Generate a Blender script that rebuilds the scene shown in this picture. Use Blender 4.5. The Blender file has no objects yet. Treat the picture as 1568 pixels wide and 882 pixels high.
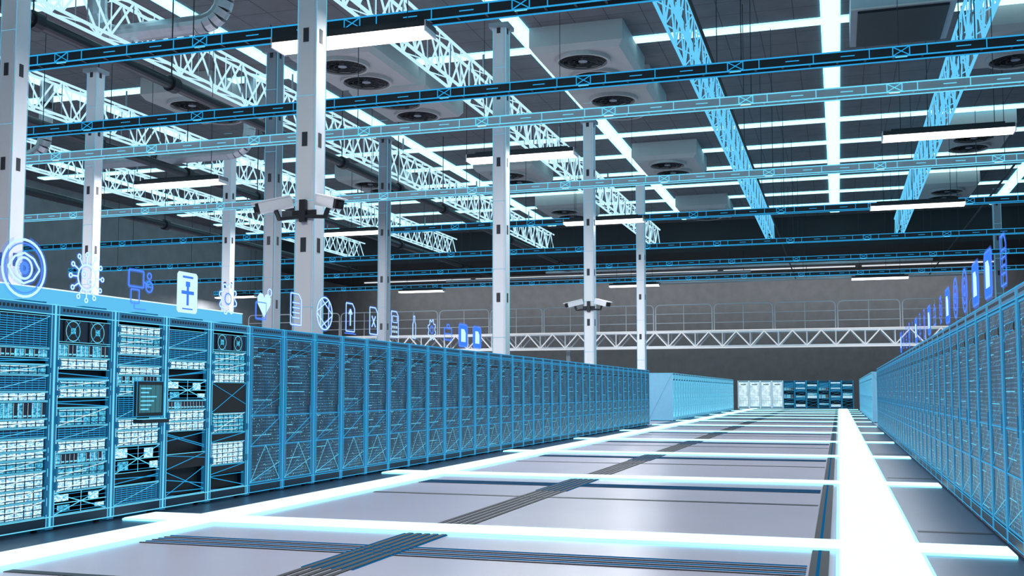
import bpy, math, random
from mathutils import Vector, Matrix
random.seed(7)
S = bpy.context.scene
S.view_settings.view_transform = 'Standard'

# ------------------------------------------------------------------ materials
def newmat(name):
    m = bpy.data.materials.new(name); m.use_nodes = True
    nt = m.node_tree
    for n in list(nt.nodes): nt.nodes.remove(n)
    out = nt.nodes.new('ShaderNodeOutputMaterial')
    return m, nt, out

def pbr(name, col, rough=0.5, metal=0.0, noise=0.0, nscale=5.0, em=None, es=0.0):
    m, nt, out = newmat(name)
    b = nt.nodes.new('ShaderNodeBsdfPrincipled')
    b.inputs['Roughness'].default_value = rough
    b.inputs['Metallic'].default_value = metal
    tc = nt.nodes.new('ShaderNodeTexCoord')
    nz = nt.nodes.new('ShaderNodeTexNoise'); nz.inputs['Scale'].default_value = nscale
    nz.inputs['Detail'].default_value = 6
    nt.links.new(tc.outputs['Object'], nz.inputs['Vector'])
    mx = nt.nodes.new('ShaderNodeMix'); mx.data_type = 'RGBA'
    k = 1 - noise
    mx.inputs[6].default_value = (col[0]*k, col[1]*k, col[2]*k, 1)
    mx.inputs[7].default_value = (min(1,col[0]*(1+noise)), min(1,col[1]*(1+noise)), min(1,col[2]*(1+noise)), 1)
    nt.links.new(nz.outputs['Fac'], mx.inputs[0])
    nt.links.new(mx.outputs[2], b.inputs['Base Color'])
    if em:
        b.inputs['Emission Color'].default_value = (*em, 1)
        b.inputs['Emission Strength'].default_value = es
        m.cycles.emission_sampling = 'NONE'
    nt.links.new(b.outputs[0], out.inputs[0])
    return m

def emit(name, col, s, sample=False):
    m, nt, out = newmat(name)
    e = nt.nodes.new('ShaderNodeEmission')
    e.inputs[0].default_value = (*col, 1); e.inputs[1].default_value = s
    nt.links.new(e.outputs[0], out.inputs[0])
    if not sample:
        m.cycles.emission_sampling = 'NONE'
    return m

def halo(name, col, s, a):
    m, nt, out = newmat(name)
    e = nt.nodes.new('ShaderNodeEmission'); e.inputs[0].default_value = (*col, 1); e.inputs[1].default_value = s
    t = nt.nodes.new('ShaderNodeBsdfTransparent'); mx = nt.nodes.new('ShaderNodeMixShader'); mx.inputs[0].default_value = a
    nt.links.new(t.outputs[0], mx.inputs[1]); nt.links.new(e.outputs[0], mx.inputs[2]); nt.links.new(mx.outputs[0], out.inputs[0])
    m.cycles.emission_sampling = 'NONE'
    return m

def mathn(nt, op, a, b=None, c=None):
    n = nt.nodes.new('ShaderNodeMath'); n.operation = op
    for i, v in enumerate((a, b, c)):
        if v is None: continue
        if isinstance(v, (int, float)): n.inputs[i].default_value = v
        else: nt.links.new(v, n.inputs[i])
    return n.outputs[0]

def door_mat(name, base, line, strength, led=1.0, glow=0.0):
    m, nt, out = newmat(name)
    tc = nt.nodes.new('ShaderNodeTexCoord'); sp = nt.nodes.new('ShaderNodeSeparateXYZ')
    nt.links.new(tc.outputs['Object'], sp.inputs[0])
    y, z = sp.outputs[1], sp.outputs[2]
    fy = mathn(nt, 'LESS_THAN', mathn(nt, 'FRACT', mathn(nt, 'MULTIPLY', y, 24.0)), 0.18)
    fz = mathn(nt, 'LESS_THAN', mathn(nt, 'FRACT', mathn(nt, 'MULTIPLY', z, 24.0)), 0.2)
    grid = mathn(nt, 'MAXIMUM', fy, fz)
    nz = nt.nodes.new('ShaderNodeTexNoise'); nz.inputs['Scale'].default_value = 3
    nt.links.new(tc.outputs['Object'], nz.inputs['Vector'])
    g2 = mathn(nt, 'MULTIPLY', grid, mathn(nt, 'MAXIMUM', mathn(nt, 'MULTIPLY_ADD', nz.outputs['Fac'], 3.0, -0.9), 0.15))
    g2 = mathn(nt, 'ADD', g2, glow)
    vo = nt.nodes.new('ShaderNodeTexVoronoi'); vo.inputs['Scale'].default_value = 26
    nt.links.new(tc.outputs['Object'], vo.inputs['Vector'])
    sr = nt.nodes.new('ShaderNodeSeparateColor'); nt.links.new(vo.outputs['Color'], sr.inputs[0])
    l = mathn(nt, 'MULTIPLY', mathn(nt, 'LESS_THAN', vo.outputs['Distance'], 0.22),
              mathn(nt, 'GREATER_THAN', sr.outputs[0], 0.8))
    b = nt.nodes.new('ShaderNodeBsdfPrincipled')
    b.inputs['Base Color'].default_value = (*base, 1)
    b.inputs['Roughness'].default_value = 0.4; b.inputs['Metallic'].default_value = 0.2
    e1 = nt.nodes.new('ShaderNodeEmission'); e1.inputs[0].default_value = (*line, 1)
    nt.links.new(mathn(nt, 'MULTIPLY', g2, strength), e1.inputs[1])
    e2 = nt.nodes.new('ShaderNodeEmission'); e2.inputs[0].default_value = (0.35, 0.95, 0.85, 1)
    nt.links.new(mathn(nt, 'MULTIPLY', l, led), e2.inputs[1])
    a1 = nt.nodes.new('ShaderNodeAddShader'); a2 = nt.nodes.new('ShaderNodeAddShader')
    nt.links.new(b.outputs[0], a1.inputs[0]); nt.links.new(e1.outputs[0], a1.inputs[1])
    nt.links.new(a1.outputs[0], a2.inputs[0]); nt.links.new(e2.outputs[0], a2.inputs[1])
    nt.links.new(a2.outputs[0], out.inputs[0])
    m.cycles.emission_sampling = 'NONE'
    return m

def glow_mat(name, lo, hi, s, sc=(1, 22, 60)):
    m, nt, out = newmat(name)
    tc = nt.nodes.new('ShaderNodeTexCoord'); mp = nt.nodes.new('ShaderNodeMapping')
    mp.inputs['Scale'].default_value = sc
    nt.links.new(tc.outputs['Object'], mp.inputs[0])
    nz = nt.nodes.new('ShaderNodeTexNoise'); nz.inputs['Scale'].default_value = 1.0
    nz.inputs['Detail'].default_value = 4; nz.inputs['Roughness'].default_value = 0.75
    nt.links.new(mp.outputs[0], nz.inputs['Vector'])
    cr = nt.nodes.new('ShaderNodeValToRGB')
    cr.color_ramp.elements[0].position = 0.40; cr.color_ramp.elements[0].color = (*lo, 1)
    cr.color_ramp.elements[1].position = 0.60; cr.color_ramp.elements[1].color = (*hi, 1)
    nt.links.new(nz.outputs['Fac'], cr.inputs[0])
    e = nt.nodes.new('ShaderNodeEmission'); e.inputs[1].default_value = s
    nt.links.new(cr.outputs[0], e.inputs[0]); nt.links.new(e.outputs[0], out.inputs[0])
    m.cycles.emission_sampling = 'NONE'
    return m

def tile_mat(name, col, line, sx, sy, rough, lw=0.02, n=0.25, nsc=0.6):
    m, nt, out = newmat(name)
    tc = nt.nodes.new('ShaderNodeTexCoord'); sp = nt.nodes.new('ShaderNodeSeparateXYZ')
    nt.links.new(tc.outputs['Object'], sp.inputs[0])
    a = mathn(nt, 'LESS_THAN', mathn(nt, 'FRACT', mathn(nt, 'DIVIDE', sp.outputs[0], sx)), lw/sx)
    b_ = mathn(nt, 'LESS_THAN', mathn(nt, 'FRACT', mathn(nt, 'DIVIDE', sp.outputs[1], sy)), lw/sy)
    g = mathn(nt, 'MAXIMUM', a, b_)
    nz = nt.nodes.new('ShaderNodeTexNoise'); nz.inputs['Scale'].default_value = nsc
    nz.inputs['Detail'].default_value = 8
    nt.links.new(tc.outputs['Object'], nz.inputs['Vector'])
    mx = nt.nodes.new('ShaderNodeMix'); mx.data_type = 'RGBA'
    mx.inputs[6].default_value = tuple(c*(1-n) for c in col)+(1,)
    mx.inputs[7].default_value = tuple(c*(1+n) for c in col)+(1,)
    nt.links.new(nz.outputs['Fac'], mx.inputs[0])
    m2 = nt.nodes.new('ShaderNodeMix'); m2.data_type = 'RGBA'
    nt.links.new(g, m2.inputs[0]); nt.links.new(mx.outputs[2], m2.inputs[6])
    m2.inputs[7].default_value = (*line, 1)
    b = nt.nodes.new('ShaderNodeBsdfPrincipled'); b.inputs['Roughness'].default_value = rough
    nt.links.new(m2.outputs[2], b.inputs['Base Color'])
    nt.links.new(b.outputs[0], out.inputs[0])
    return m

M_floor = tile_mat('floor_polished', (0.38, 0.345, 0.41), (0.16, 0.17, 0.2), 100, 100, 0.27, n=0.12, nsc=0.35)
M_ceil = tile_mat('ceiling_panels', (0.12, 0.12, 0.13), (0.045, 0.045, 0.05), 1.2, 1.2, 0.9, lw=0.03, nsc=1.5)
M_wall = pbr('concrete_wall', (0.23, 0.235, 0.245), 0.85, 0, 0.22, 1.3)
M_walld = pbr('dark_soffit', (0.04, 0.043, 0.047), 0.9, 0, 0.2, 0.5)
M_strip = emit('floor_light', (0.74, 0.98, 1.0), 1.35, True)
M_sedge = emit('floor_spill_edge', (0.16, 0.72, 1.0), 3.6, True)  # strong glowing sides added to the strips to spill light on the floor
M_cstrip = emit('ceiling_light', (0.52, 0.90, 1.0), 1.8, True)
M_cedge = emit('ceiling_spill_edge', (0.18, 0.72, 1.0), 4.0, True)  # glowing sides added so the strips spill light across the ceiling
M_lamp = emit('lamp_diffuser', (1.0, 0.97, 0.93), 4.0)
M_dark = pbr('dark_metal', (0.03, 0.034, 0.04), 0.5, 0.5, 0.2)
M_black = pbr('black_recess', (0.008, 0.009, 0.012), 0.7)
M_fshade = pbr('floor_shade', (0.04, 0.06, 0.11), 0.35, 0, 0.2, 1)  # shade beside the rack rows, painted as dark slabs on the floor
M_col = pbr('painted_steel', (0.80, 0.80, 0.82), 0.5, 0.0, 0.06, 1.5)
M_cold = pbr('steel_grey', (0.28, 0.31, 0.35), 0.5, 0.2, 0.1, 2)
M_rail = pbr('rail_steel', (0.45, 0.47, 0.5), 0.5, 0.1, 0.1, 2)
M_tray = pbr('tray_steel', (0.45, 0.47, 0.50), 0.5, 0.1, 0.1, 2)
M_slot = pbr('column_slot', (0.03, 0.035, 0.045), 0.7)
M_unit = pbr('ac_housing', (0.40, 0.395, 0.39), 0.6, 0, 0.08, 2)
M_pipe = pbr('pipe_dark', (0.035, 0.038, 0.045), 0.35, 0.5, 0.2)
M_pipel = pbr('pipe_silver', (0.45, 0.47, 0.5), 0.3, 0.5, 0.15)
M_blue = emit('wire_blue', (0.03, 0.40, 0.82), 0.95)
M_rline = emit('rack_wire', (0.05, 0.46, 0.86), 1.0)
M_blued = emit('wire_blue_dim', (0.01, 0.18, 0.46), 0.6)
M_cyan = emit('wire_cyan', (0.16, 0.70, 1.0), 1.1)
M_white = emit('wire_white', (0.75, 0.95, 1.0), 1.2)
M_tube = emit('tube_light', (0.9, 0.95, 1.0), 0.85)
M_trw = emit('truss_white', (0.52, 0.84, 1.0), 1.1)
M_trb = emit('truss_blue', (0.14, 0.62, 1.0), 1.0)
M_edge = emit('column_edge', (0.20, 0.62, 0.9), 0.8)
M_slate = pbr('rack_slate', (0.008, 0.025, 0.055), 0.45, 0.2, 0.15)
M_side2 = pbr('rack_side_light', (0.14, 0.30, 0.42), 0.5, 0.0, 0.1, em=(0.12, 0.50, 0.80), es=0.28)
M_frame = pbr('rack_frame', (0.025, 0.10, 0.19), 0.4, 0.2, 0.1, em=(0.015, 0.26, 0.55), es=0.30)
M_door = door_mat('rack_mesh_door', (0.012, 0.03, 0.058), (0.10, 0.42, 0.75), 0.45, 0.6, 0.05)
M_door2 = door_mat('rack_mesh_haze', (0.04, 0.20, 0.32), (0.18, 0.72, 1.0), 1.25, 0.3, 0.22)  # brighter glowing door copy, paints mist onto the far rack row
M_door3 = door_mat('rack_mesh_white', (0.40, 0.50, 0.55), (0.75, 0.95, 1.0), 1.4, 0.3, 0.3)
M_glowc = glow_mat('server_cyan', (0.005, 0.12, 0.28), (0.14, 0.72, 1.0), 1.05)
M_gloww = glow_mat('server_white', (0.02, 0.34, 0.65), (0.78, 1.0, 1.0), 1.3)
M_icon = emit('holo_blue', (0.06, 0.18, 1.0), 1.7)
M_iconw = emit('holo_white', (0.38, 0.60, 1.0), 1.7)
M_iconf = emit('holo_fill', (0.03, 0.13, 1.0), 1.8)
M_halo = halo('holo_halo', (0.06, 0.22, 1.0), 1.5, 0.28)  # painted bloom: wide translucent glow strokes behind the icon lines
M_card = emit('holo_card', (.60, .86, 1), 1.15)
M_screen = emit('monitor_screen', (0.10, 0.36, 0.45), 0.5)
M_top = emit('rack_top_glow', (0.12, 0.55, 0.90), 1.0)

# ------------------------------------------------------------------ builder
class MB:
    def __init__(s): s.v = []; s.f = []; s.m = []; s.mats = []
    def mi(s, mat):
        if mat not in s.mats: s.mats.append(mat)
        return s.mats.index(mat)
    def add(s, vs, fs, mat):
        o = len(s.v); s.v += [tuple(p) for p in vs]; k = s.mi(mat)
        for f in fs: s.f.append(tuple(i+o for i in f)); s.m.append(k)
    def box(s, x0, x1, y0, y1, z0, z1, mat):
        if x0 > x1: x0, x1 = x1, x0
        if y0 > y1: y0, y1 = y1, y0
        s.add([(x0,y0,z0),(x1,y0,z0),(x1,y1,z0),(x0,y1,z0),(x0,y0,z1),(x1,y0,z1),(x1,y1,z1),(x0,y1,z1)],
              [(0,3,2,1),(4,5,6,7),(0,1,5,4),(1,2,6,5),(2,3,7,6),(3,0,4,7)], mat)
    def cyl(s, p, q, r, mat, n=10, r2=None, cap=True, rot=0.0):
        p = Vector(p); q = Vector(q); d = (q-p)
        if d.length < 1e-6: return
        d.normalize(); u = d.orthogonal().normalized(); w = d.cross(u)
        if abs(d.z) < 0.999 and n == 4:
            u = Vector((0,0,1)).cross(d).normalized(); w = d.cross(u)
        if r2 is None: r2 = r
        vs = []
        for i in range(n):
            a = 2*math.pi*i/n + rot
            vs.append(p + (u*math.cos(a)+w*math.sin(a))*r)
        for i in range(n):
            a = 2*math.pi*i/n + rot
            vs.append(q + (u*math.cos(a)+w*math.sin(a))*r2)
        fs = [(i, (i+1) % n, n+(i+1) % n, n+i) for i in range(n)]
        if cap: fs += [tuple(range(n-1, -1, -1)), tuple(range(n, 2*n))]
        s.add(vs, fs, mat)
    def bar(s, p, q, w, mat): s.cyl(p, q, w*0.7071, mat, 4, rot=math.pi/4)
    def fl(s, x, p, q, w, mat):
        p = Vector(p); q = Vector(q); d = (q-p)
        if d.length < 1e-6: return
        d.normalize(); n = Vector((-d.y, d.x))*w/2
        s.add([(x, *(p-n)), (x, *(q-n)), (x, *(q+n)), (x, *(p+n))], [(0,1,2,3)], mat)
    def path(s, pts, r, mat, n=8):
        for a, b in zip(pts[:-1], pts[1:]): s.cyl(a, b, r, mat, n)
    def ring(s, c, r0, r1, z0, z1, mat, n=28):
        vs = []
        for i in range(n):
            a = 2*math.pi*i/n; ca, sa = math.cos(a), math.sin(a)
            vs += [(c[0]+r0*ca, c[1]+r0*sa, z0), (c[0]+r1*ca, c[1]+r1*sa, z0),
                   (c[0]+r1*ca, c[1]+r1*sa, z1), (c[0]+r0*ca, c[1]+r0*sa, z1)]
        fs = []
        for i in range(n):
            j = (i+1) % n
            for k in range(4):
                l = (k+1) % 4
                fs.append((4*i+k, 4*i+l, 4*j+l, 4*j+k))
        s.add(vs, fs, mat)
    def wirebox(s, x0, x1, y0, y1, z0, z1, w, mat):
        for y in (y0, y1):
            for z in (z0, z1): s.bar((x0,y,z),(x1,y,z),w,mat)
            for x in (x0, x1): s.bar((x,y,z0),(x,y,z1),w,mat)
        for x in (x0, x1):
            for z in (z0, z1): s.bar((x,y0,z),(x,y1,z),w,mat)
    def mesh(s, name):
        me = bpy.data.meshes.new(name); me.from_pydata(s.v, [], s.f)
        for m in s.mats: me.materials.append(m)
        me.polygons.foreach_set('material_index', s.m); me.update()
        return me
    def obj(s, name, loc=(0,0,0), rot=0.0, parent=None):
        return place(s.mesh(name), name, loc, rot, parent)

def place(me, name, loc=(0,0,0), rot=0.0, parent=None):
    o = bpy.data.objects.new(name, me); o.location = loc; o.rotation_euler = (0,0,rot)
    S.collection.objects.link(o)
    if parent: o.parent = parent
    return o

# ------------------------------------------------------------------ room
XL, XR, YN, YF, ZC = -46.0, 18.0, -14.0, 93.0, 14.0
b = MB(); b.box(XL, XR, YN, YF, -0.3, 0.0, M_floor); b.obj('floor')
b = MB(); b.box(XL, XR, YN, YF, ZC, ZC+0.3, M_ceil); b.obj('ceiling')
b = MB(); b.box(XL-0.3, XL, YN, YF, 0, ZC, M_wall); b.obj('wall_left')
b = MB(); b.box(XR, XR+0.3, YN, YF, 0, ZC, M_wall); b.obj('wall_right')
b = MB(); b.box(XL, XR, YF, YF+0.3, 0, ZC, M_wall); b.obj('wall_back')
b = MB(); b.box(XL, XR, YN-0.3, YN, 0, ZC, M_wall); b.obj('wall_front')
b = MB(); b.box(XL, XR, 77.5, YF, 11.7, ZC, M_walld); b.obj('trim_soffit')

b = MB(); e_ = 0.028; hw = 0.27
for x0, x1 in ((-0.02, 0.62), (-6.62, -6.12)):
    b.box(x0, x1, YN+1, 84, 0.0, 0.030, M_strip)
ys = [-3.4+6.5*i for i in range(0, 14)]
for y in ys:
    for xa, xb in ((-7.2, -6.62-e_), (-6.12+e_, -0.02-e_), (0.62+e_, 1.35)):
        b.box(xa, xb, y-hw, y+hw, 0.0, 0.028, M_strip)
        b.box(xa, xb, y-hw-e_, y-hw, 0.0, 0.022, M_sedge); b.box(xa, xb, y+hw, y+hw+e_, 0.0, 0.022, M_sedge)
for a, c in zip(ys[:-1], ys[1:]):
    for xx in (-0.02-e_, 0.62, -6.62-e_, -6.12):
        b.box(xx, xx+e_, a+hw, c-hw, 0.0, 0.022, M_sedge)
        b.box(xx, xx+e_, a-hw, a+hw, 0.0, 0.028, M_strip)
b.obj('floor_light_strips')
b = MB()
b.box(-7.3, -6.65, YN+1, 84, 0.0, 0.004, M_fshade)
b.box(0.65, 1.4, YN+1, 84, 0.0, 0.004, M_fshade)
b.obj('floor_shade_bands')
b = MB()
for i in range(5):
    x = -3.95+0.085*i
    b.box(x, x+0.05, YN+1, 84, 0.0, 0.006, M_black)
for y in ys:
    yc = y-1.35
    for i in range(6):
        yy = yc-0.26+0.09*i
        b.box(-6.0, -0.26, yy, yy+0.022, 0.0, 0.0065, M_blued if i % 2 else M_black)
    for i in range(6):
        x = -3.95+0.085*i
        b.box(x-0.022, x-0.008, yc-1.0, yc+1.0, 0.0, 0.0075, M_blued)
    b.box(-6.0, -0.26, y+3.3, y+3.4, 0.0, 0.005, M_dark)
    b.box(0.7, 1.38, y+1.2, y+1.3, 0.0, 0.0075, M_dark)
b.box(-0.24, -0.10, YN+1, 84, 0.0, 0.007, M_black)
b.box(-0.19, -0.165, YN+1, 84, 0.0, 0.0078, M_blued)
b.obj('floor_drain_grilles')

b = MB()
for x in (-41.2, -30.9, -20.6, -10.4, 0.0, 10.3):
    b.box(x-0.27, x+0.27, 8, 76, ZC-0.07, ZC, M_cstrip)
    for s in (-1, 1): b.box(x+s*0.27, x+s*0.32, 8, 76, ZC-0.055, ZC, M_cedge)
y = 9.0
while y < 76:
    b.box(XL+1, XR-1, y-0.28, y+0.28, ZC-0.065, ZC, M_cstrip)
    for s in (-1, 1): b.box(XL+1, XR-1, y+s*0.28, y+s*0.32, ZC-0.05, ZC, M_cedge)
    y += 4.55
b.obj('ceiling_light_grid')

# ------------------------------------------------------------------ trusses along Y
def truss_mesh(mat, L=66.0, h=1.3, w=0.42, pitch=2.0):
    b = MB()
    for x in (-w/2, w/2):
        for z in (0, h): b.bar((x, 0, z), (x, L, z), 0.075, mat)
        n = int(L/pitch)
        for i in range(n):
            y0 = i*pitch
            b.bar((x, y0, 0), (x, y0+pitch/2, h), 0.05, mat)
            b.bar((x, y0+pitch/2, h), (x, y0+pitch, 0), 0.05, mat)
            b.bar((x, y0, 0), (x, y0, h), 0.03, mat)
            b.bar((x, y0+pitch/2, 0), (x, y0+pitch/2, h), 0.03, M_cold)
    n = int(L/pitch)
    for i in range(n):
        for z in (0, h):
            b.bar((-w/2, i*pitch, z), (w/2, (i+0.5)*pitch, z), 0.03, mat)
            b.bar((w/2, (i+0.5)*pitch, z), (-w/2, (i+1)*pitch, z), 0.03, mat)
    y = 5
    while y < L:
        b.bar((0, y, h), (0, y, 2.1), 0.06, M_cold); y += 11
    return b.mesh('roof_truss')
tb = truss_mesh(M_trb); tw = truss_mesh(M_trw)
for x, me in ((4.1, tb), (-4.3, tb), (-12.4, tw), (-20.4, tw), (-28.2, tw), (-36.0, tw), (12.2, tb)):
    place(me, 'roof_truss', (x, 9, ZC-2.2))

# ------------------------------------------------------------------ cable trays along X
def tray_mesh(body, line, joint):
    b = MB(); L0, L1 = XL+0.5, XR-0.5
    b.box(L0, L1, -0.15, -0.12, -0.1, 0.1, body)
    b.box(L0, L1, 0.12, 0.15, -0.1, 0.1, body)
    for y in (-0.16, 0.16):
        for z in (-0.11, 0.11): b.bar((L0, y, z), (L1, y, z), 0.026, line)
    x = L0; k = 0
    while x < L1-0.4:
        b.box(x, x+0.05, -0.12, 0.12, -0.09, -0.06, body)
        if k % 6 == 0:
            b.bar((x, -0.17, -0.1), (x+0.35, -0.17, 0.1), 0.016, line)
            b.bar((x, -0.17, 0.1), (x+0.35, -0.17, -0.1), 0.016, line)
            b.bar((x, -0.17, -0.1), (x, -0.17, 0.1), 0.016, line)
            b.bar((x+0.35, -0.17, -0.1), (x+0.35, -0.17, 0.1), 0.016, line)
            b.box(x+0.05, x+0.3, -0.168, -0.15, -0.14, -0.11, joint)
        elif k % 2 == 0:
            b.box(x+0.1, x+0.4, -0.158, -0.15, -0.010, 0.010, line)
        else:
            b.box(x+0.1, x+0.12, -0.158, -0.15, -0.1, 0.1, line)
        x += 0.6; k += 1
    for x in (-42, -34, -29.5, -21.8, -13.2, -2, 3, 9.4, 15):
        b.cyl((x, 0, 0.05), (x, 0, ZC-8.85-0.08), 0.012, M_dark, 6)
    return b.mesh('cable_tray')
td = tray_mesh(M_dark, M_blue, M_cyan); tl = tray_mesh(M_tray, M_cyan, M_white)
for y, me in ((19.0, td), (24.2, td), (27.1, tl), (36.4, tl), (44.2, td), (53.2, td), (60.8, td), (69, td)):
    place(me, 'cable_tray', (0, y, 8.85))

# ------------------------------------------------------------------ columns
def column_mesh(mat):
    b = MB(); h = ZC-2.2; w = 0.19
    b.box(-w+0.05, w-0.05, -w, w, 0, h, mat)
    b.box(-w, -w+0.08, -w+0.015, w-0.015, 0, h, mat)
    b.box(w-0.08, w, -w+0.015, w-0.015, 0, h, mat)
    b.box(-w-0.12, w+0.12, -w-0.12, w+0.12, 0, 0.04, M_cold)
    b.box(-w-0.1, w+0.1, -w-0.1, w+0.1, h-0.12, h, M_cold)
    for x in (-w, w):
        for y in (-w, w):
            b.bar((x, y, 0), (x, y, h), 0.010, M_edge)
    z = 2.05
    while z < h:
        b.box(-0.075, 0.035, -w-0.006, -w+0.02, z-0.13, z+0.13, M_slot)
        b.box(w-0.02, w+0.006, -0.07, 0.04, z-0.13, z+0.13, M_slot)
        b.bar((-w, -w-0.004, z+0.8), (w, -w-0.004, z+0.8), 0.008, M_edge)
        z += 1.92
    return b.mesh('support_column')
cm = column_mesh(M_col); cg = column_mesh(M_cold)
cols = [(-9.07, 16.7, cm), (-9.0, 27.7, cm), (-9.0, 38.7, cm), (-9.0, 49.6, cm),
        (-15.8, 16.7, cm), (-16.3, 27.7, cg), (-17.6, 38.7, cg), (-22.9, 27.7, cm), (-24.9, 38.7, cm),
        (8.5, 62, cg), (8.5, 38, cg), (8.5, 16, cg), (-9.0, 5.0, cm)]
for x, y, me in cols:
    place(me, 'support_column', (x, y, 0))

def cctv():
    b = MB()
    b.box(-0.06, 0.06, -0.08, 0.0, -0.1, 0.3, M_dark)
    b.box(-0.24, 0.24, 0.0, 0.02, -0.02, 0.12, M_dark)
    for s in (-1, 1):
        b.cyl((0, -0.04, 0.0), (0.45*s, -0.06, -0.03), 0.035, M_dark, 8)
        b.cyl((0.45*s, -0.06, -0.05), (0.52*s, -0.08, 0.12), 0.045, M_dark, 8)
        d = Vector((0.85*s, -0.45, -0.24)).normalized()
        c = Vector((0.52*s, -0.08, 0.22)); side = Vector((0,0,1)).cross(d).normalized(); up = d.cross(side)
        def hb(l0, l1, w, h0, h1, mat):
            vs = []
            for l in (l0, l1):
                for a, hh in ((-w, h0), (w, h0), (w, h1), (-w, h1)):
                    vs.append(c + d*l + side*a + up*hh)
            b.add(vs, [(0,1,2,3),(7,6,5,4),(0,4,5,1),(1,5,6,2),(2,6,7,3),(3,7,4,0)], mat)
        hb(-0.30, 0.30, 0.10, -0.09, 0.09, M_col)
        hb(-0.28, 0.42, 0.12, 0.09, 0.115, M_col)
        hb(0.30, 0.36, 0.09, -0.075, 0.08, M_black)
        b.cyl(c+d*0.35, c+d*0.40, 0.055, M_black, 14)
    return b.mesh('security_camera')
cc = cctv()
for (x, y) in ((-9.07, 16.7), (-9.0, 38.7)):
    place(cc, 'security_camera', (x, y-0.215, 4.47))

# ------------------------------------------------------------------ hanging lamps
def lamp():
    b = MB(); L = 1.7; w = 0.27
    b.box(-L, L, -w, w, 0.04, 0.16, M_dark)
    b.box(-L+0.25, L-0.25, -0.12, 0.12, 0.16, 0.24, M_dark)
    b.box(-L+0.02, L-0.02, -w+0.01, w-0.01, -0.05, 0.04, M_lamp)
    for x in (-L, L-0.03): b.box(x, x+0.03, -w, w, -0.06, 0.16, M_col)
    for x in (-1.2, 1.2): b.cyl((x, 0, 0.2), (x, 0, ZC-8.4), 0.01, M_dark, 6)
    return b.mesh('hanging_lamp')
lm = lamp()
lamps = [(-9.2, 18.6, 850), (-9.0, 29.7, 780), (-9.2, 42.2, 700), (3.0, 30.5, 520), (3.0, 42.1, 540), (3.0, 19, 500),
         (2.6, 68.6, 420), (-12.9, 68.6, 520), (-28.0, 68, 800), (-43, 68, 950), (-21.3, 30.1, 1600), (-20.9, 41.9, 1500), (-21, 18.5, 1500),
         (-9.2, 6.5, 750), (3.0, 6.5, 520), (-3.0, -4, 600), (-34, 14, 1900)]  # last lamp hangs out of view, added to brighten the left side
for i, (x, y, e) in enumerate(lamps):
    place(lm, 'hanging_lamp', (x, y, 8.4))
    ld = bpy.data.lights.new('lamp_light', 'AREA'); ld.shape = 'RECTANGLE'; ld.size = 3.3; ld.size_y = 0.5
    ld.energy = e; ld.color = (0.94, 0.96, 1.0)
    o = bpy.data.objects.new('lamp_light', ld); o.location = (x, y, 8.33); S.collection.objects.link(o)

b = MB()
for xa, xb in ((-20, -9.5), (-9.0, 1.5), (2.0, 12), (-31, -20.5), (-42, -31.5)):
    b.cyl((xa, 88, 11.45), (xb, 88, 11.45), 0.06, M_tube, 8)
    b.box(xa, xb, 87.9, 88.1, 11.5, 11.56, M_cold)
    for x in (xa+0.5, xb-0.5): b.cyl((x, 88, 11.5), (x, 88, 11.7), 0.02, M_dark, 6)
    ld = bpy.data.lights.new('wall_washer_light', 'AREA'); ld.shape = 'RECTANGLE'; ld.size = xb-xa; ld.size_y = 0.3
    ld.energy = 160; ld.color = (0.95, 0.97, 1.0); ld.spread = math.radians(150)
    o = bpy.data.objects.new('wall_washer_light', ld); o.location = ((xa+xb)/2, 88.2, 11.3)
    o.rotation_euler = (math.radians(65), 0, 0); S.collection.objects.link(o)
b.obj('wall_washer_tubes')

# ------------------------------------------------------------------ ceiling fan units
def ac_unit():
    b = MB()
    b.box(-1.65, 1.65, -2.15, 2.15, 0.2, 0.9, M_unit)
    b.add([(-1.65,-2.15,0.2),(1.65,-2.15,0.2),(1.65,2.15,0.2),(-1.65,2.15,0.2),(-1.5,-2.0,0),(1.5,-2.0,0),(1.5,2.0,0),(-1.5,2.0,0)],
          [(4,7,6,5),(0,4,5,1),(1,5,6,2),(2,6,7,3),(3,7,4,0)], M_unit)
    for cy in (-1.0, 1.0):
        b.ring((0, cy), 0.87, 0.97, -0.14, 0.0, M_unit)
        b.cyl((0, cy, -0.01), (0, cy, 0.0), 0.87, M_black, 28)
        for r in (0.3, 0.5, 0.7): b.ring((0, cy), r, r+0.02, -0.13, -0.11, M_dark, 24)
        b.cyl((0, cy, -0.1), (0, cy, -0.02), 0.16, M_cold, 16)
        for k in range(9):
            a = k*2*math.pi/9; a2 = a+0.2
            b.add([(0.15*math.cos(a), cy+0.15*math.sin(a), -0.03), (0.85*math.cos(a), cy+0.85*math.sin(a), -0.03),
                   (0.85*math.cos(a2), cy+0.85*math.sin(a2), -0.09), (0.15*math.cos(a2), cy+0.15*math.sin(a2), -0.09)],
                  [(0,1,2,3)], M_dark)
    return b.mesh('ceiling_fan_unit')
au = ac_unit()
for x, y in ((-8.4, 36.2), (-8.4, 41.4), (-8.2, 54.0), (-8.2, 69), (-16.8, 34.2), (-16.8, 39.2), (-16.8, 54), (6.2, 38.6), (6.2, 52.5), (6.3, 66), (-16.8, 66), (-25, 37), (-25,54)):
    place(au, 'ceiling_fan_unit', (x, y, ZC-0.9))
b = MB(); b.box(-1.5, 1.5, -1.8, 1.8, 0, 1.1, M_cold); b.box(-1.3, 1.3, -1.6, 1.6, -0.08, 0, M_dark)
b.bar((-1.5,-1.8,0),(1.5,-1.8,0),0.04,M_unit)
b.obj('ceiling_air_box', (2.1, 34.3, ZC-1.1))

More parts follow.
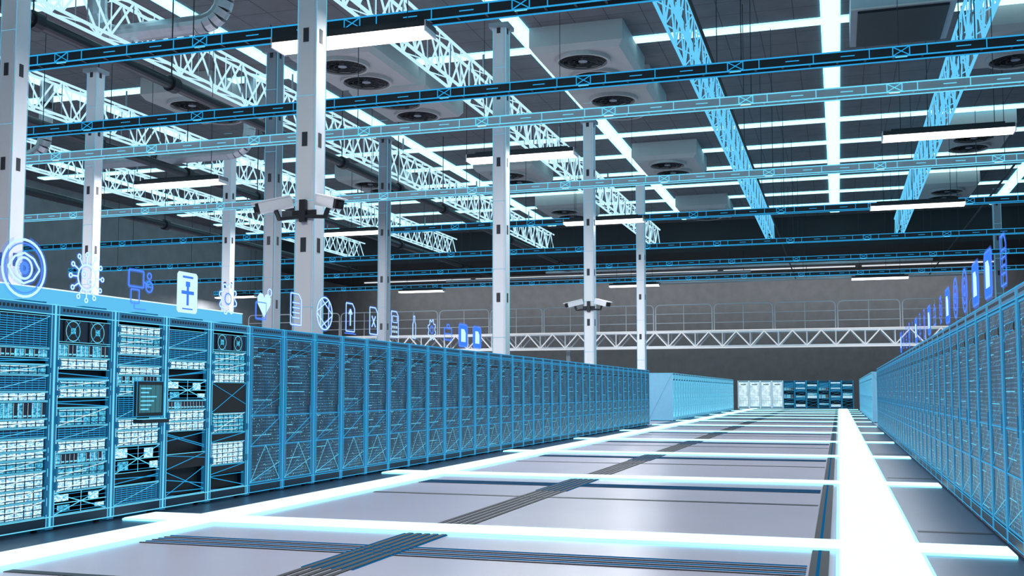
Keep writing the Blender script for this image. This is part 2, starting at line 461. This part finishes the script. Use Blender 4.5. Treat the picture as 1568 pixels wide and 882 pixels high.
# ------------------------------------------------------------------ pipes
def elbow_path(pts, r, k=6):
    P = [Vector(p) for p in pts]; out = [P[0]]
    for i in range(1, len(P)-1):
        a = (P[i-1]-P[i]).normalized(); c = (P[i+1]-P[i]).normalized()
        for j in range(k+1):
            t = j/k
            out.append((1-t)**2*(P[i]+a*r) + 2*t*(1-t)*P[i] + t*t*(P[i]+c*r))
    out.append(P[-1]); return out
b = MB()
for x, z, r in ((-18.5, 10.35, 0.17), (-25.6, 10.35, 0.18), (-34.6, 10.35, 0.2)):
    b.cyl((x, 6, z), (x, 76, z), r, M_pipe, 14)
    y = 9
    while y < 75:
        b.cyl((x, y, z), (x, y+0.3, z), r*1.4, M_dark, 14)
        b.cyl((x, y+0.1, z), (x, y+0.1, ZC), 0.02, M_dark, 6); y += 5.5
b.obj('ceiling_pipe_dark')
b = MB()
for pts, r in (([(-21.5, 26, ZC), (-21.5, 26, 12.2), (-17, 26, 12.2), (-17, 26, ZC)], 0.28),
               ([(-30, 36, 10.9), (-22.3, 36, 10.9), (-22.3, 36, ZC)], 0.24),
               ([(-37, 34, 10.9), (-30.5, 34, 10.9), (-30.5, 34, ZC)], 0.26)):
    P = elbow_path(pts, 0.9); b.path(P, r, M_pipel, 14)
    for p, q in ((P[0], P[1]), (P[-2], P[-1])):
        m = (p+q)/2; d = (q-p).normalized(); b.cyl(m-d*0.12, m+d*0.12, r*1.3, M_pipe, 14)
b.obj('ventilation_pipe')
b = MB()
for x in (-2.75, 6.1):
    b.cyl((x, 6, 9.35), (x, 76, 9.35), 0.04, M_black, 8)
    y = 10
    while y < 76: b.cyl((x, y, 9.35), (x, y, ZC), 0.012, M_dark, 6); y += 8
b.obj('ceiling_cable')

# ------------------------------------------------------------------ bridge
b = MB(); Y0 = 74.0; za, zb = 4.5, 5.55
x0, x1 = XL+0.3, XR-0.3
for y in (Y0, Y0+1.4):
    for z in (za, zb): b.box(x0, x1, y-0.06, y+0.06, z-0.08, z+0.08, M_col)
    x = x0
    while x < x1-1.9:
        b.bar((x, y, za), (x+0.95, y, zb), 0.09, M_col); b.bar((x+0.95, y, zb), (x+1.9, y, za), 0.09, M_col)
        b.bar((x, y, za), (x, y, zb), 0.06, M_col)
        x += 1.9
b.box(x0, x1, Y0, Y0+1.4, zb, zb+0.06, M_cold)
for z in (za-0.09, zb+0.09): b.bar((x0, Y0-0.07, z), (x1, Y0-0.07, z), 0.05, M_tube)
x = x0
while x < x1-1.9:
    b.bar((x, Y0-0.06, za), (x+0.95, Y0-0.06, zb), 0.04, M_tube); b.bar((x+0.95, Y0-0.06, zb), (x+1.9, Y0-0.06, za), 0.04, M_tube); x += 1.9
x = x0+0.1
while x < x1-4.1:
    P = elbow_path([(x, Y0, zb), (x, Y0, zb+1.95), (x+4.0, Y0, zb+1.95), (x+4.0, Y0, zb)], 0.35)
    b.path(P, 0.045, M_rail, 6)
    for zz in (0.65, 1.3): b.cyl((x, Y0, zb+zz), (x+4.0, Y0, zb+zz), 0.028, M_rail, 6)
    b.cyl((x+2, Y0, zb), (x+2, Y0, zb+1.95), 0.028, M_rail, 6)
    x += 4.15
for x in (XL+2, -32, -19, 14): b.box(x-0.15, x+0.15, Y0+0.5, Y0+0.8, 0, za, M_cold)
b.obj('walkway_bridge')

b = MB()
for z, y, xa, xb in ((9.9, 72, -20, 6), (9.3, 76, -14, 10), (10.2, 78, -30, -6)):
    b.cyl((xa, y, z), (xb, y, z), 0.09, M_pipel, 8)
    for x in (xa+0.5, (xa+xb)/2, xb-0.5): b.cyl((x, y, z), (x, y, ZC if y < 77 else 11.7), 0.02, M_dark, 6)
b.obj('ceiling_conduit')

# ------------------------------------------------------------------ racks
RW, RH, RD = 0.88, 2.2, 1.1
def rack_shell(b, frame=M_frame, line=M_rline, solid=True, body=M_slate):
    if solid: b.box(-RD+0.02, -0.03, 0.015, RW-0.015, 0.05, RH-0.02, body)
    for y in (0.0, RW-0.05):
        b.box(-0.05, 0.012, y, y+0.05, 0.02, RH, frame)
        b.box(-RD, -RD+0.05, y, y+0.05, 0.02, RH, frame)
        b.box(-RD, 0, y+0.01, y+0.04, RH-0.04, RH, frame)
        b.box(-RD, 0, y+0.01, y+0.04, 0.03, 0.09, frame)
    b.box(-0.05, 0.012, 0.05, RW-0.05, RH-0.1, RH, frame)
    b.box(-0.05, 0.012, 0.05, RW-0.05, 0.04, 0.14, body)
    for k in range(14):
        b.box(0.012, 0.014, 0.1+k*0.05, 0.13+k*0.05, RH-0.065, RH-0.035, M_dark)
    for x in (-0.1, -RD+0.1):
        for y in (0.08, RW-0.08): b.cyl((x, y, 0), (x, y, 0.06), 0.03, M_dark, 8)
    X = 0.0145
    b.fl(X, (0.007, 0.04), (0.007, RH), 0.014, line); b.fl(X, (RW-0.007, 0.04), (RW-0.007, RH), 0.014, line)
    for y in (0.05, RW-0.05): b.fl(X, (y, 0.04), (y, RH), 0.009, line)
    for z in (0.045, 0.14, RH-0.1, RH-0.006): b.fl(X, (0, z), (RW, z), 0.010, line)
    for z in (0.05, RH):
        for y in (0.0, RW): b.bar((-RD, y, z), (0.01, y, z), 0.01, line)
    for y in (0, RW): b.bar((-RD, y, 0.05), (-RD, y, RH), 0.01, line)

def closed_rack(door, line, seed, dens=1.0, body=M_slate, frame=M_frame):
    random.seed(seed)
    b = MB(); rack_shell(b, frame, line, body=body)
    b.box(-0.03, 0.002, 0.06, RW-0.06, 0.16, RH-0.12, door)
    for y in (0.055, RW-0.085): b.box(0.0, 0.008, y, y+0.03, 0.15, RH-0.11, frame)
    for z in (0.15, 0.62, 1.02, RH-0.14): b.box(0.0, 0.007, 0.06, RW-0.06, z, z+0.025, frame)
    b.box(0.002, 0.009, 0.22, 0.66, 1.86, 1.93, M_dark)
    b.fl(0.0095, (0.22, 1.86), (0.66, 1.86), 0.006, line); b.fl(0.0095, (0.22, 1.93), (0.66, 1.93), 0.006, line)
    b.box(0.008, 0.02, RW-0.13, RW-0.115, 0.97, 1.15, frame)
    X = 0.0105
    for y in (0.09, RW-0.09): b.fl(X, (y, 0.16), (y, RH-0.12), 0.008, line)
    b.fl(X, (0.44, 0.16), (0.44, RH-0.12), 0.006, M_blued)
    for z in (0.17, 0.64, 1.03, RH-0.13): b.fl(X, (0.06, z), (RW-0.06, z), 0.008, line)
    zs = [0.17, 0.64, 1.03, 1.45, 1.78]
    for i in range(int(5*dens)):
        z0 = random.choice(zs); z1 = z0+random.uniform(0.15, 0.5)
        b.fl(X, (0.07, min(z0, 2.0)), (RW-0.07, min(z1, 2.04)), 0.005, M_blue)
    b.fl(X, (0.07, 0.17), (0.44, 0.64), 0.008, M_cyan); b.fl(X, (0.44, 0.64), (RW-0.07, 0.17), 0.008, M_cyan)
    b.fl(X, (0.07, 0.18), (RW-0.07, 0.40), 0.007, M_cyan)
    b.fl(X, (0.09, 1.05), (RW-0.09, 1.8), 0.005, M_blued); b.fl(X, (0.09, 0.66), (RW-0.09, 1.0), 0.006, line)
    for i in range(16):
        z = 0.2+i*0.115
        if random.random() < 0.4: b.fl(0.004, (0.12, z), (0.12+random.uniform(0.1, 0.5), z), 0.008, M_cyan)
    for y in (-0.002, RW+0.002):
        b.bar((-RD, y, 0.05), (0, y, RH), 0.005, M_blued)
    return b.mesh('server_rack')

def open_rack(spec, seed, frame=M_frame, line=M_cyan):
    random.seed(seed)
    b = MB(); rack_shell(b, frame, line, solid=False)
    b.box(-RD+0.02, -RD+0.06, 0.02, RW-0.02, 0.05, RH-0.02, M_slate)
    b.box(-RD, 0, 0.01, 0.03, 0.05, RH-0.02, M_slate); b.box(-RD, 0, RW-0.03, RW-0.01, 0.05, RH-0.02, M_slate)
    b.box(-RD, 0, 0.02, RW-0.02, RH-0.05, RH-0.02, M_slate)
    ya, yb = 0.06, RW-0.06
    for (z0, z1, kind) in spec:
        if kind != 'empty' and kind != 'panel':
            b.box(-0.75, -0.01, ya+0.01, yb-0.01, z0+0.003, z1-0.003, M_slate)
            for z in (z0, z1): b.fl(0.003, (ya, z), (yb, z), 0.006, line)
        if kind == 'glow' or kind == 'white':
            b.box(-0.02, -0.005, ya+0.02, yb-0.02, z0+0.008, z1-0.008, M_glowc if kind == 'glow' else M_gloww)
            n = max(1, int((z1-z0)/0.045))
            for i in range(n):
                z = z0+(i+0.5)*(z1-z0)/n
                b.box(-0.006, 0.0, ya+0.02, yb-0.02, z-0.004, z+0.004, M_slate)
                b.fl(0.001, (ya+0.05, z+0.012), (yb-random.uniform(0.05, 0.4), z+0.012), 0.006, M_white)
            for k in range(7):
                y = ya+0.03+k*(yb-ya-0.06)/6; b.box(-0.006, 0.001, y-0.004, y+0.004, z0, z1, M_slate)
            b.fl(0.0025, (ya+0.02, z0), (yb-0.02, z1), 0.005, M_white)
            for y in (ya-0.02, yb-0.01): b.box(0.0, 0.04, y+0.005, y+0.025, z0+0.02, min(z1-0.02, z0+0.1), M_frame)
        elif kind == 'vent':
            z = z0+0.015
            while z < z1-0.01:
                b.fl(0.0, (ya+0.03, z), (yb-0.03, z), 0.007, M_blue); z += 0.022
            for k in range(9):
                y = ya+0.04+k*(yb-ya-0.08)/8; b.fl(0.001, (y, z0+0.01), (y, z1-0.01), 0.004, M_blue)
            b.fl(0.002, (ya, z0), (yb, z1), 0.005, M_cyan)
        elif kind == 'drives':
            n = 12
            for k in range(n):
                y = ya+0.02+k*(yb-ya-0.04)/n; y2 = y+(yb-ya-0.04)/n-0.01
                b.box(-0.01, 0.004, y, y2, z0+0.01, z1-0.01, M_glowc if random.random() < 0.5 else M_slate)
                b.fl(0.006, (y, z0+0.01), (y, z1-0.01), 0.004, M_white)
                b.box(0.004, 0.008, y+0.008, y2-0.008, z0+0.02, z0+0.035, M_cyan)
        elif kind == 'fans':
            for cy in (ya+0.2, yb-0.2):
                r = min(0.1, (z1-z0)/2-0.01); zc = (z0+z1)/2
                for i in range(16):
                    a = i*math.pi/8; a2 = a+math.pi/8
                    b.fl(0.004, (cy+r*math.cos(a), zc+r*math.sin(a)), (cy+r*math.cos(a2), zc+r*math.sin(a2)), 0.008, M_cyan)
                b.box(-0.006, 0.002, cy-r-0.02, cy+r+0.02, zc-r-0.01, zc+r+0.01, M_dark)
                b.fl(0.004, (cy-r, zc-r), (cy+r, zc+r), 0.006, M_blue)
                b.fl(0.004, (cy-r, zc+r), (cy+r, zc-r), 0.006, M_blue)
                b.box(0.0, 0.01, cy-0.03, cy+0.03, zc-0.03, zc+0.03, M_glowc)
        elif kind == 'cross':
            b.box(-0.03, -0.01, ya, yb, z0, z1, M_dark)
            ym = (ya+yb)/2; zm = (z0+z1)/2
            for (p, q) in (((ya, z0), (yb, z1)), ((ya, z1), (yb, z0)), ((ym, z0), (ym, z1)), ((ya, zm), (yb, zm))):
                b.fl(0.004, p, q, 0.009, M_cyan)
            b.box(-0.01, 0.003, ya+0.06, ya+0.22, z0+0.03, zm-0.02, M_glowc)
            b.box(-0.01, 0.003, yb-0.26, yb-0.12, zm+0.0, z1-0.03, M_gloww)
            b.box(-0.01, 0.003, yb-0.16, yb-0.03, z0+0.03, zm-0.04, M_gloww)
            b.box(-0.01, 0.003, ya+0.02, ya+0.2, zm+0.02, z1-0.02, M_gloww)
            for k in range(5): b.fl(0.002, (ya, z0+(k+0.5)*(z1-z0)/5), (yb, z0+(k+0.5)*(z1-z0)/5), 0.005, M_blue)
        elif kind == 'panel':
            b.box(-0.02, 0.0, ya, yb, z0, z1, M_black)
            b.fl(0.004, (ya, z0), (yb, z1), 0.009, M_blue); b.fl(0.004, (ya, z1), (yb, z0+0.1), 0.007, M_blue)
        else:
            b.box(-0.12, -0.10, ya, yb, z0, z1, M_black)
            n = max(2, int((z1-z0)/0.07))
            for i in range(n):
                za_ = random.uniform(z0, z1); zb_ = random.uniform(z0, z1)
                b.fl(-0.01, (ya, za_), (yb, zb_), 0.009, M_blue)
            b.fl(0, (ya, z0), (yb, z0), 0.008, line)
    return b.mesh('server_rack_open')

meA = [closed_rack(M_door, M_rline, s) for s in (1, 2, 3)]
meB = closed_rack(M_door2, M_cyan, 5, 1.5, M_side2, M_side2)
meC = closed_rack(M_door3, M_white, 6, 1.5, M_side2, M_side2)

def spec_auto(seed, bright=0.6):
    r = random.Random(seed); z = 0.15; out = []
    while z < 2.0:
        h = r.choice((0.09, 0.14, 0.2, 0.3)); h = min(h, 2.08-z)
        if h < 0.04: break
        k = r.choices(('white', 'glow', 'vent', 'drives', 'panel'), (2*bright, 2*bright, 1.0, 0.8, 4*(1-bright)))[0]
        out.append((z, z+h, k)); z += h+0.01
    return out
sp0 = [(0.15, 0.30, 'white'), (0.31, 0.42, 'white'), (0.43, 0.58, 'white'), (0.59, 0.70, 'glow'), (0.71, 0.78, 'white'), (0.79, 0.90, 'white'),
       (0.91, 1.0, 'vent'), (1.01, 1.08, 'white'), (1.09, 1.25, 'drives'), (1.26, 1.34, 'white'), (1.35, 1.5, 'vent'), (1.51, 1.6, 'glow'),
       (1.61, 1.66, 'empty'), (1.67, 1.76, 'drives'), (1.77, 2.08, 'vent')]
sp1 = [(0.15, 0.36, 'cross'), (0.37, 0.5, 'white'), (0.51, 0.62, 'glow'), (0.63, 0.74, 'drives'), (0.75, 0.86, 'white'), (0.87, 1.0, 'vent'),
       (1.01, 1.18, 'glow'), (1.19, 1.28, 'empty'), (1.29, 1.38, 'white'), (1.39, 1.46, 'glow'), (1.47, 1.56, 'empty'), (1.57, 1.68, 'white'), (1.69, 1.82, 'drives'), (1.84, 2.06, 'fans')]
sp2 = [(0.15, 0.34, 'vent'), (0.35, 0.47, 'empty'), (0.48, 0.76, 'cross'), (0.77, 0.93, 'white'), (0.94, 1.05, 'white'), (1.06, 1.3, 'vent'),
       (1.31, 1.42, 'glow'), (1.43, 1.52, 'drives'), (1.53, 1.62, 'white'), (1.63, 1.74, 'vent'), (1.75, 1.84, 'white'), (1.85, 1.95, 'glow'), (1.96, 2.06, 'white')]
sp3 = [(0.15, 0.45, 'empty'), (0.46, 0.62, 'panel'), (0.63, 0.88, 'empty'), (0.89, 1.0, 'white'), (1.01, 1.13, 'white'), (1.14, 1.24, 'drives'),
       (1.25, 1.48, 'cross'), (1.49, 1.6, 'empty'), (1.61, 1.7, 'white'), (1.71, 1.84, 'vent'), (1.85, 2.06, 'vent')]
sp4 = [(0.15, 0.33, 'empty'), (0.34, 0.44, 'panel'), (0.45, 0.72, 'white'), (0.73, 0.83, 'panel'), (0.84, 1.08, 'glow'), (1.09, 1.45, 'panel'),
       (1.46, 1.58, 'white'), (1.59, 1.7, 'glow'), (1.71, 1.84, 'glow'), (1.86, 2.06, 'fans')]

Y0r = 8.34
def left_y(k): return Y0r + RW*k
XF = -7.3
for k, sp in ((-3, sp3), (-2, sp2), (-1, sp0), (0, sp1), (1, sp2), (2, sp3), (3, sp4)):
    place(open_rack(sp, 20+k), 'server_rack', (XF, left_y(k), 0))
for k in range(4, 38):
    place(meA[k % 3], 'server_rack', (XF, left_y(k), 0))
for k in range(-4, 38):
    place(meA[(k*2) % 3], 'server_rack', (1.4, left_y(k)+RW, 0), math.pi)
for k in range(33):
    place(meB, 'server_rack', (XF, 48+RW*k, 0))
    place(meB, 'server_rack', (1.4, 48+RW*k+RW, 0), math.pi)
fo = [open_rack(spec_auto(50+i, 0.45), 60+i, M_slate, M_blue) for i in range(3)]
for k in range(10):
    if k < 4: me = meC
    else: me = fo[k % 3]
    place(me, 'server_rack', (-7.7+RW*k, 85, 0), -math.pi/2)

b = MB()
b.box(XF-0.75, XF-0.12, left_y(-3), left_y(4), RH+0.06, RH+0.1, M_top)
for x in (XF-0.75, XF-0.12):
    b.box(x-0.015, x+0.015, left_y(-3), left_y(4), RH+0.03, RH+0.16, M_top)
    b.bar((x+0.016, left_y(-3), RH+0.16), (x+0.016, left_y(4), RH+0.16), 0.012, M_white)
for k in range(-3, 5):
    b.box(XF-0.75, XF-0.12, left_y(k)-0.02, left_y(k)+0.02, RH+0.006, RH+0.06, M_frame)
b.obj('rack_cable_trough')

b = MB()
b.box(-0.02, 0.02, -0.23, 0.23, -0.19, 0.19, M_dark)
b.box(0.02, 0.024, -0.19, 0.19, -0.15, 0.15, M_screen)
for i in range(6): b.box(0.024, 0.027, -0.17, -0.17+0.045*(i % 4+3), -0.12+0.045*i, -0.105+0.045*i, M_cyan)
for k in range(5): b.bar((0.026, -0.16+0.08*k, -0.15), (0.026, -0.16+0.08*k, 0.15), 0.003, M_dark)
b.box(-0.02, 0.10, -0.23, 0.23, -0.26, -0.22, M_dark)
for k in range(7): b.box(0.0, 0.09, -0.2+0.06*k, -0.16+0.06*k, -0.22, -0.212, M_cyan)
b.wirebox(-0.022, 0.022, -0.23, 0.23, -0.19, 0.19, 0.006, M_blue)
b.box(-0.12, -0.02, -0.04, 0.04, -0.24, 0.0, M_dark)
b.obj('rack_monitor', (XF+0.14, left_y(1)+0.42, 1.27))

# ------------------------------------------------------------------ holographic icons
def circ(cx, cy, r, n=28, a0=0, a1=2*math.pi):
    return [(cx+r*math.cos(a0+(a1-a0)*i/n), cy+r*math.sin(a0+(a1-a0)*i/n)) for i in range(n+1)]
def rect(x0, y0, x1, y1): return [(x0, y0), (x1, y0), (x1, y1), (x0, y1), (x0, y0)]
def icon(kind, W=M_iconw, ws=1.0):
    st = []; fl = []
    I, F = M_icon, M_iconf
    if kind == 'eye':
        st += [(circ(0, 0, .27), .022, W), (circ(0, 0, .235), .008, I), (circ(0, 0, .10), .02, W), (circ(0, 0, .045, 14), .03, I),
               ([(-.2, 0), (-.12, .1), (0, .145), (.12, .1), (.2, 0), (.12, -.1), (0, -.145), (-.12, -.1), (-.2, 0)], .018, W)]
    elif kind == 'virus':
        st += [(circ(0, 0, .13), .016, W), (circ(-.04, .03, .035, 12), .01, W), (circ(.05, -.04, .025, 10), .01, W)]
        for k in range(12):
            a = k*math.pi/6; c, s = math.cos(a), math.sin(a)
            st += [([(c*.13, s*.13), (c*.21, s*.21)], .014, W), (circ(c*.235, s*.235, .022, 8), .012, W)]
    elif kind == 'devices':
        st += [(rect(-.2, -.02, .05, .16), .012, I), (rect(-.16, -.2, -.02, -.05), .01, I), (circ(.15, .0, .06, 14), .012, I), (circ(.15, .12, .035, 12), .01, I),
               ([(-.1, -.2), (-.1, -.26), (.1, -.26)], .01, I), ([(.05, .05), (.15, .0)], .01, I), ([(.1, .0), (.2, .0)], .01, I)]
    elif kind == 'card':
        fl += [([(-.17, -.24), (.17, -.24), (.2, -.21), (.2, .21), (.17, .24), (-.17, .24), (-.2, .21), (-.2, -.21)], M_card, 0)]
        fl += [(rect(-.02, -.15, .02, .09)[:4], F, .006), (rect(-.12, -.02, .12, .02)[:4], F, .006)]
        fl += [(rect(-.04, .07, .04, .13)[:4], F, .006)]
        fl += [(rect(-.1, .17, .1, .195)[:4], F, .006), (rect(-.1, -.2, .1, -.185)[:4], F, .006)]
    elif kind == 'heart':
        h = [(0, -.17), (-.16, 0), (-.17, .09), (-.1, .15), (-.03, .13), (0, .08), (.03, .13), (.1, .15), (.17, .09), (.16, 0)]
        fl += [(h, M_iconw, 0)]; st += [(rect(-.2, -.2, .05, .02), .012, I), (circ(.14, .17, .05, 12), .012, W)]
    elif kind in ('doc', 'xdoc', 'up', 'calc'):
        st += [([(-.15, -.22), (.15, -.22), (.15, .14), (.07, .22), (-.15, .22), (-.15, -.22)], .014, W)]
        if kind == 'doc':
            for k in range(4): st += [([(-.1, -.12+.07*k), (.1, -.12+.07*k)], .012, W)]
        if kind == 'xdoc': st += [([(-.07, -.1), (.07, .08)], .018, W), ([(.07, -.1), (-.07, .08)], .018, W)]
        if kind == 'up':
            st += [([(0, -.13), (0, .12)], .025, W), ([(-.06, .05), (0, .13), (.06, .05)], .02, W), ([(-.2, -.255), (.2, -.255)], .012, I)]
        if kind == 'calc':
            st += [(rect(-.1, .03, .1, .14), .01, W)]
            for i in range(3):
                for j in range(2): fl += [(rect(-.1+.08*i, -.15+.08*j, -.06+.08*i, -.11+.08*j)[:4], W, 0)]
    elif kind == 'aperture':
        st += [(circ(0, 0, .24), .018, W)]
        for k in range(6):
            a = k*math.pi/3; a2 = a+2.0
            st += [([(.24*math.cos(a), .24*math.sin(a)), (.24*math.cos(a2), .24*math.sin(a2))], .012, W)]
    elif kind == 'bottle':
        st += [([(-.07, -.2), (.07, -.2), (.07, .05), (.03, .1), (.03, .2), (-.03, .2), (-.03, .1), (-.07, .05), (-.07, -.2)], .013, W)]
    elif kind == 'gear':
        pts = []
        for k in range(32):
            a = k*math.pi/16; r = .2 if (k//2) % 2 else .15; pts.append((r*math.cos(a), r*math.sin(a)))
        st += [(pts+[pts[0]], .014, W), (circ(0, 0, .07, 14), .012, I)]
    elif kind == 'case':
        st += [(rect(-.2, -.15, .2, .08), .014, I), (rect(-.07, .08, .07, .15), .012, I), ([(-.2, -.03), (.2, -.03)], .01, I)]
    elif kind == 'tile':
        fl += [([(-.21, -.24), (.21, -.24), (.25, -.20), (.25, .16), (.21, .20), (-.21, .20), (-.25, .16), (-.25, -.20)], M_iconf, 0)]
        fl += [([(-.13, -.15), (.13, -.15), (.13, .04), (.05, .11), (-.13, .11)], M_iconw, .004)]
        st += [([(-.21, -.24), (.21, -.24), (.25, -.20), (.25, .16), (.21, .20), (-.21, .20), (-.25, .16), (-.25, -.20), (-.21, -.24)], .02, I)]
    elif kind == 'lens':
        st += [(circ(0, 0, .24), .022, W), (circ(0, 0, .15, 20), .014, I), (circ(0, 0, .06, 12), .02, W)]
    b = MB()
    for pts, w, mt in st:
        for p, q in zip(pts[:-1], pts[1:]):
            b.fl(0.002, p, q, w*1.1, mt); b.fl(-0.002, p, q, w*1.1, mt)
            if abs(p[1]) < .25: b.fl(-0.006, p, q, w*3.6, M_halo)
    for pts, mt, off in fl:
        n = len(pts)
        b.add([(off-.002, p[0], p[1]) for p in pts]+[(off+.0015, p[0], p[1]) for p in pts],
              [tuple(range(n-1, -1, -1)), tuple(range(n, 2*n))], mt)
    return b
kinds = ['eye', 'virus', 'devices', 'card', 'gear', 'heart', 'doc', 'aperture', 'up', 'xdoc', 'calc', 'bottle', 'gear', 'case', 'tile', 'tile']
allk = set(kinds+['lens'])
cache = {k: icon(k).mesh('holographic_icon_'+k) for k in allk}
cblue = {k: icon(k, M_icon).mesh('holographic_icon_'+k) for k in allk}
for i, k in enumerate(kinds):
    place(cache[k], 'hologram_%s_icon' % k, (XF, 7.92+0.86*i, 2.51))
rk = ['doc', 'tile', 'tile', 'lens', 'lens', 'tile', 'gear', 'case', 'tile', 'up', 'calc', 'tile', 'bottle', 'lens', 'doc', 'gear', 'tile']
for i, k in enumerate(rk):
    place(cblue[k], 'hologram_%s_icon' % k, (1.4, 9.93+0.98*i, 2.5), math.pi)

# ------------------------------------------------------------------ world + camera
w = bpy.data.worlds.new('World'); S.world = w; w.use_nodes = True
w.node_tree.nodes['Background'].inputs[0].default_value = (0.4, 0.5, 0.6, 1)
w.node_tree.nodes['Background'].inputs[1].default_value = 0.3
cd = bpy.data.cameras.new('camera'); cam = bpy.data.objects.new('camera', cd); S.collection.objects.link(cam)
cd.sensor_width = 36; cd.lens = 36*1592/1568
cd.shift_y = 0.030; cd.clip_end = 400
cam.location = (0, 0, 1.35)
cam.rotation_euler = (math.radians(94), 0, math.radians(17.4))
S.camera = cam
